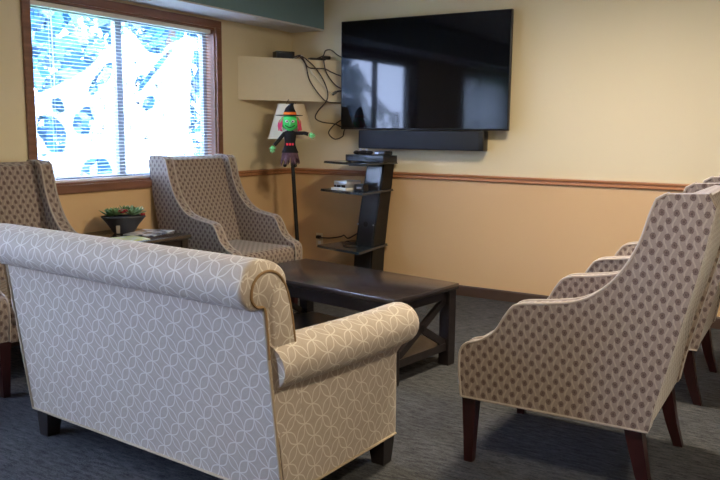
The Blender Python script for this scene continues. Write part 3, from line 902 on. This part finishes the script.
# ------------------------------------------------------------------ witch doll
def witch():
    t = thing('witch_doll', 'green faced witch doll in black hat and dress hanging on the lamp shade', 'doll', (.408, -.640, 1.0), math.radians(36))
    # local: x right, -y front, z up from feet
    b = bm_new()
    ring = lambda rx, ry, z, x=0, y=0, n=20: [(x+rx*math.cos(2*PI*k/n), y+ry*math.sin(2*PI*k/n), z) for k in range(n)]
    loft(b, [ring(.018, .015, .285), ring(.050, .026, .270), ring(.046, .03, .22), ring(.040, .028, .18), ring(.050, .032, .15), ring(.066, .04, .11)])
    body = build('dress', b, 'felt_black', t, True)
    b = bm_new(); loft(b, [ring(.043, .0305, .165), ring(.0425, .0305, .187)]); build('belt', b, 'felt_black', body, True)
    for x in (-.022, 0, .022):
        b = bm_new(); box(b, (x-.008, -.038, .167), (x+.008, -.029, .185), .002); build('buckle', b, 'buckle_red', body)
    # tattered skirt strips
    b = bm_new(); rd = random.Random(5)
    for k in range(18):
        a = 2*PI*k/18; w = .24; l = rd.uniform(.06, .11)
        r0, r1 = .060, .076
        p = [(r0*math.cos(a-w), r0*.6*math.sin(a-w), .115), (r0*math.cos(a+w), r0*.6*math.sin(a+w), .115), (r1*math.cos(a+w*.4), r1*.6*math.sin(a+w*.4), .115-l), (r1*math.cos(a-w*.5), r1*.6*math.sin(a-w*.5), .118-l*.8)]
        q = [(x*.95, y*.95, z) for x, y, z in p]
        loft(b, [p, q])
    build('skirt', b, 'skirt_tatter', t)
    # head, face
    b = bm_new(); n = 20
    loft(b, [ring(.004, .004, .276, 0, -.012), ring(.024, .022, .284, 0, -.008), ring(.052, .036, .302), ring(.071, .042, .33), ring(.075, .045, .354), ring(.066, .042, .382), ring(.03, .028, .402), ring(.004, .004, .402)])
    head = build('head', b, 'witch_green', t, True, True, 70)
    for s in (-1, 1):
        b = bm_new(); ellipsoid(b, (s*.024, -.042, .352), (.013, .006, .011)); e = build('eye', b, 'eye_white', head, True)
        b = bm_new(); ellipsoid(b, (s*.022, -.048, .351), (.005, .003, .006), None, 8, 6); build('pupil', b, 'felt_black', head, True)
        b = bm_new(); ellipsoid(b, (s*.068, 0, .345), (.012, .008, .018)); build('ear', b, 'witch_green', head, True)
    b = bm_new(); tube(b, [(0, -.042, .345), (.002, -.058, .333), (.001, -.062, .325)], [.008, .007, .004], 8); build('nose', b, 'witch_pale_green', head, True)
    b = bm_new(); tube(b, catmull([(-.036, -.036, .322), (-.018, -.043, .310), (0, -.044, .306), (.018, -.043, .310), (.036, -.036, .322)], 4), .0032, 6); build('mouth', b, 'felt_black', head, True)
    # hair strands at both sides
    for s in (-1, 1):
        b = bm_new()
        for k in range(6):
            x = s*(.060+.004*k); y = -.02+.010*k
            tube(b, catmull([(s*.05, y, .385), (x, y-.006, .355), (x+s*rd.uniform(0, .012), y-.004, .32), (x+s*rd.uniform(-.008, .014), y, rd.uniform(.275, .295))], 3), .0055, 5)
        build('hair', b, 'hair_pink', t, True)
    # hat
    b = bm_new(); loft(b, [ring(.104, .07, .396, -.006, -.004), ring(.108, .072, .400, -.006, -.004), ring(.05, .044, .404), ring(.046, .042, .425), ring(.033, .032, .455), ring(.020, .02, .478, .008), ring(.013, .013, .492, .020), ring(.008, .008, .494, .036), ring(.002, .002, .488, .046)])
    hat = build('hat', b, 'felt_black', t, True, True, 50)
    b = bm_new(); loft(b, [ring(.052, .046, .404), ring(.048, .044, .424)]); build('hat_band', b, 'felt_orange', hat, True)
    # arms: left one hanging out, right one stretched sideways
    def arm(pts, r, hand, dirs):
        b = bm_new(); tube(b, catmull(pts, 5), r, 10); a = build('arm', b, 'felt_black', t, True)
        b = bm_new(); ellipsoid(b, hand, (.017, .010, .017))
        for dv, ln in dirs:
            h = V(hand); dv = V(dv).normalized()
            tube(b, [h+dv*.008, h+dv*(.012+ln*.6), h+dv*(.012+ln)+V((0, 0, -.003))], [.0055, .005, .0035], 6)
        build('hand', b, 'witch_pale_green', a, True)
    arm([(-.042, 0, .262), (-.072, -.006, .225), (-.105, -.010, .185), (-.122, -.012, .168)], .0145, (-.134, -.013, .148),
        [((-1, 0, -.3), .014), ((-.6, 0, -1), .022), ((-.1, 0, -1.1), .024), ((.4, 0, -1), .021), ((1, 0, -.2), .014)])
    arm([(.042, 0, .262), (.08, -.008, .262), (.115, -.010, .262), (.142, -.012, .254)], .0145, (.162, -.013, .246),
        [((.2, 0, 1), .014), ((1, 0, .5), .021), ((1, 0, 0), .024), ((1, 0, -.5), .021), ((.4, 0, -1), .016)])
    for s in (-1, 1):
        b = bm_new(); tube(b, [(s*.026, 0, .12), (s*.034, -.006, .06), (s*.036, -.008, .018)], .012, 8); lg = build('leg', b, 'skirt_tatter', t, True)
        b = bm_new(); ellipsoid(b, (s*.040, -.02, .010), (.015, .032, .013)); build('boot', b, 'felt_black', lg, True)
    b = bm_new(); tube(b, catmull([(0, .02, .44), (-.01, .06, .52), (-.02, .10, .508), (-.03, .13, .49)], 4), .0018, 5); build('hanging_string', b, 'felt_black', t)
witch()

# ------------------------------------------------------------------ room lamps (above the frame) and daylight
def ceiling_lamp(x, y, watts, r=.22, label=''):
    t = thing('ceiling_light', label, 'ceiling light', (x, y, ZC), 0, 'round ceiling lights')
    b = bm_new(); lathe(b, [(r+.02, -.03), (r+.025, -.01), (r+.025, 0)], 32); build('trim_ring', b, 'white_plastic', t, True)
    b = bm_new(); lathe(b, [(.02, -.058), (r*.6, -.052), (r*.95, -.036), (r, -.030)], 32); build('diffuser', b, 'lamp_diffuser', t, True)
    L = bpy.data.lights.new('lamp', 'AREA'); L.shape = 'DISK'; L.size = 2*r; L.energy = watts; L.color = WARM
    o = bpy.data.objects.new('lamp_glow', L); COL.objects.link(o); o.location = (0, 0, -.065); o.parent = t
ceiling_lamp(2.85, -1.9, 38, label='round warm ceiling light between coffee table and right hand wing chairs')
ceiling_lamp(4.3, -4.2, 26, label='round warm ceiling light in the middle of the room')
def portal(W):
    L = bpy.data.lights.new('daylight_portal', 'AREA'); L.shape = 'RECTANGLE'; L.size = W[1]-W[0]; L.size_y = W[3]-W[2]
    L.cycles.is_portal = True
    o = bpy.data.objects.new('daylight_portal', L); COL.objects.link(o)
    o.location = (XL-.15, (W[0]+W[1])/2, (W[2]+W[3])/2)
    o.rotation_euler = (PI/2, 0, -PI/2)
    # aim into the room (+x)
    o.rotation_euler = V((1, 0, 0)).to_track_quat('-Z', 'Z').to_euler()
portal(W1); portal(W2); portal(W3)

w = bpy.data.worlds.new('World'); S.world = w; w.use_nodes = True
bg = w.node_tree.nodes['Background']
bg.inputs[0].default_value = (.54, .66, 1.0, 1); bg.inputs[1].default_value = 36.0

# ------------------------------------------------------------------ camera
cam = bpy.data.cameras.new('camera'); co = bpy.data.objects.new('camera', cam); COL.objects.link(co)
cam.sensor_width = 36; cam.lens = 38.0; cam.clip_end = 200
R = Matrix(((.855, -.083, .513), (.519, .117, -.847), (.010, .990, .143)))
q = R.to_quaternion().to_matrix()
co.matrix_world = Matrix.Translation((3.988, -5.480, 1.29)) @ q.to_4x4()
S.camera = co
S.view_settings.view_transform = 'Standard'; S.view_settings.look = 'None'
S.view_settings.gamma = 1; S.view_settings.exposure = 0.70; S.view_settings.use_curve_mapping = False
S.cycles.max_bounces = 10; S.cycles.transparent_max_bounces = 16; S.cycles.sample_clamp_indirect = 6
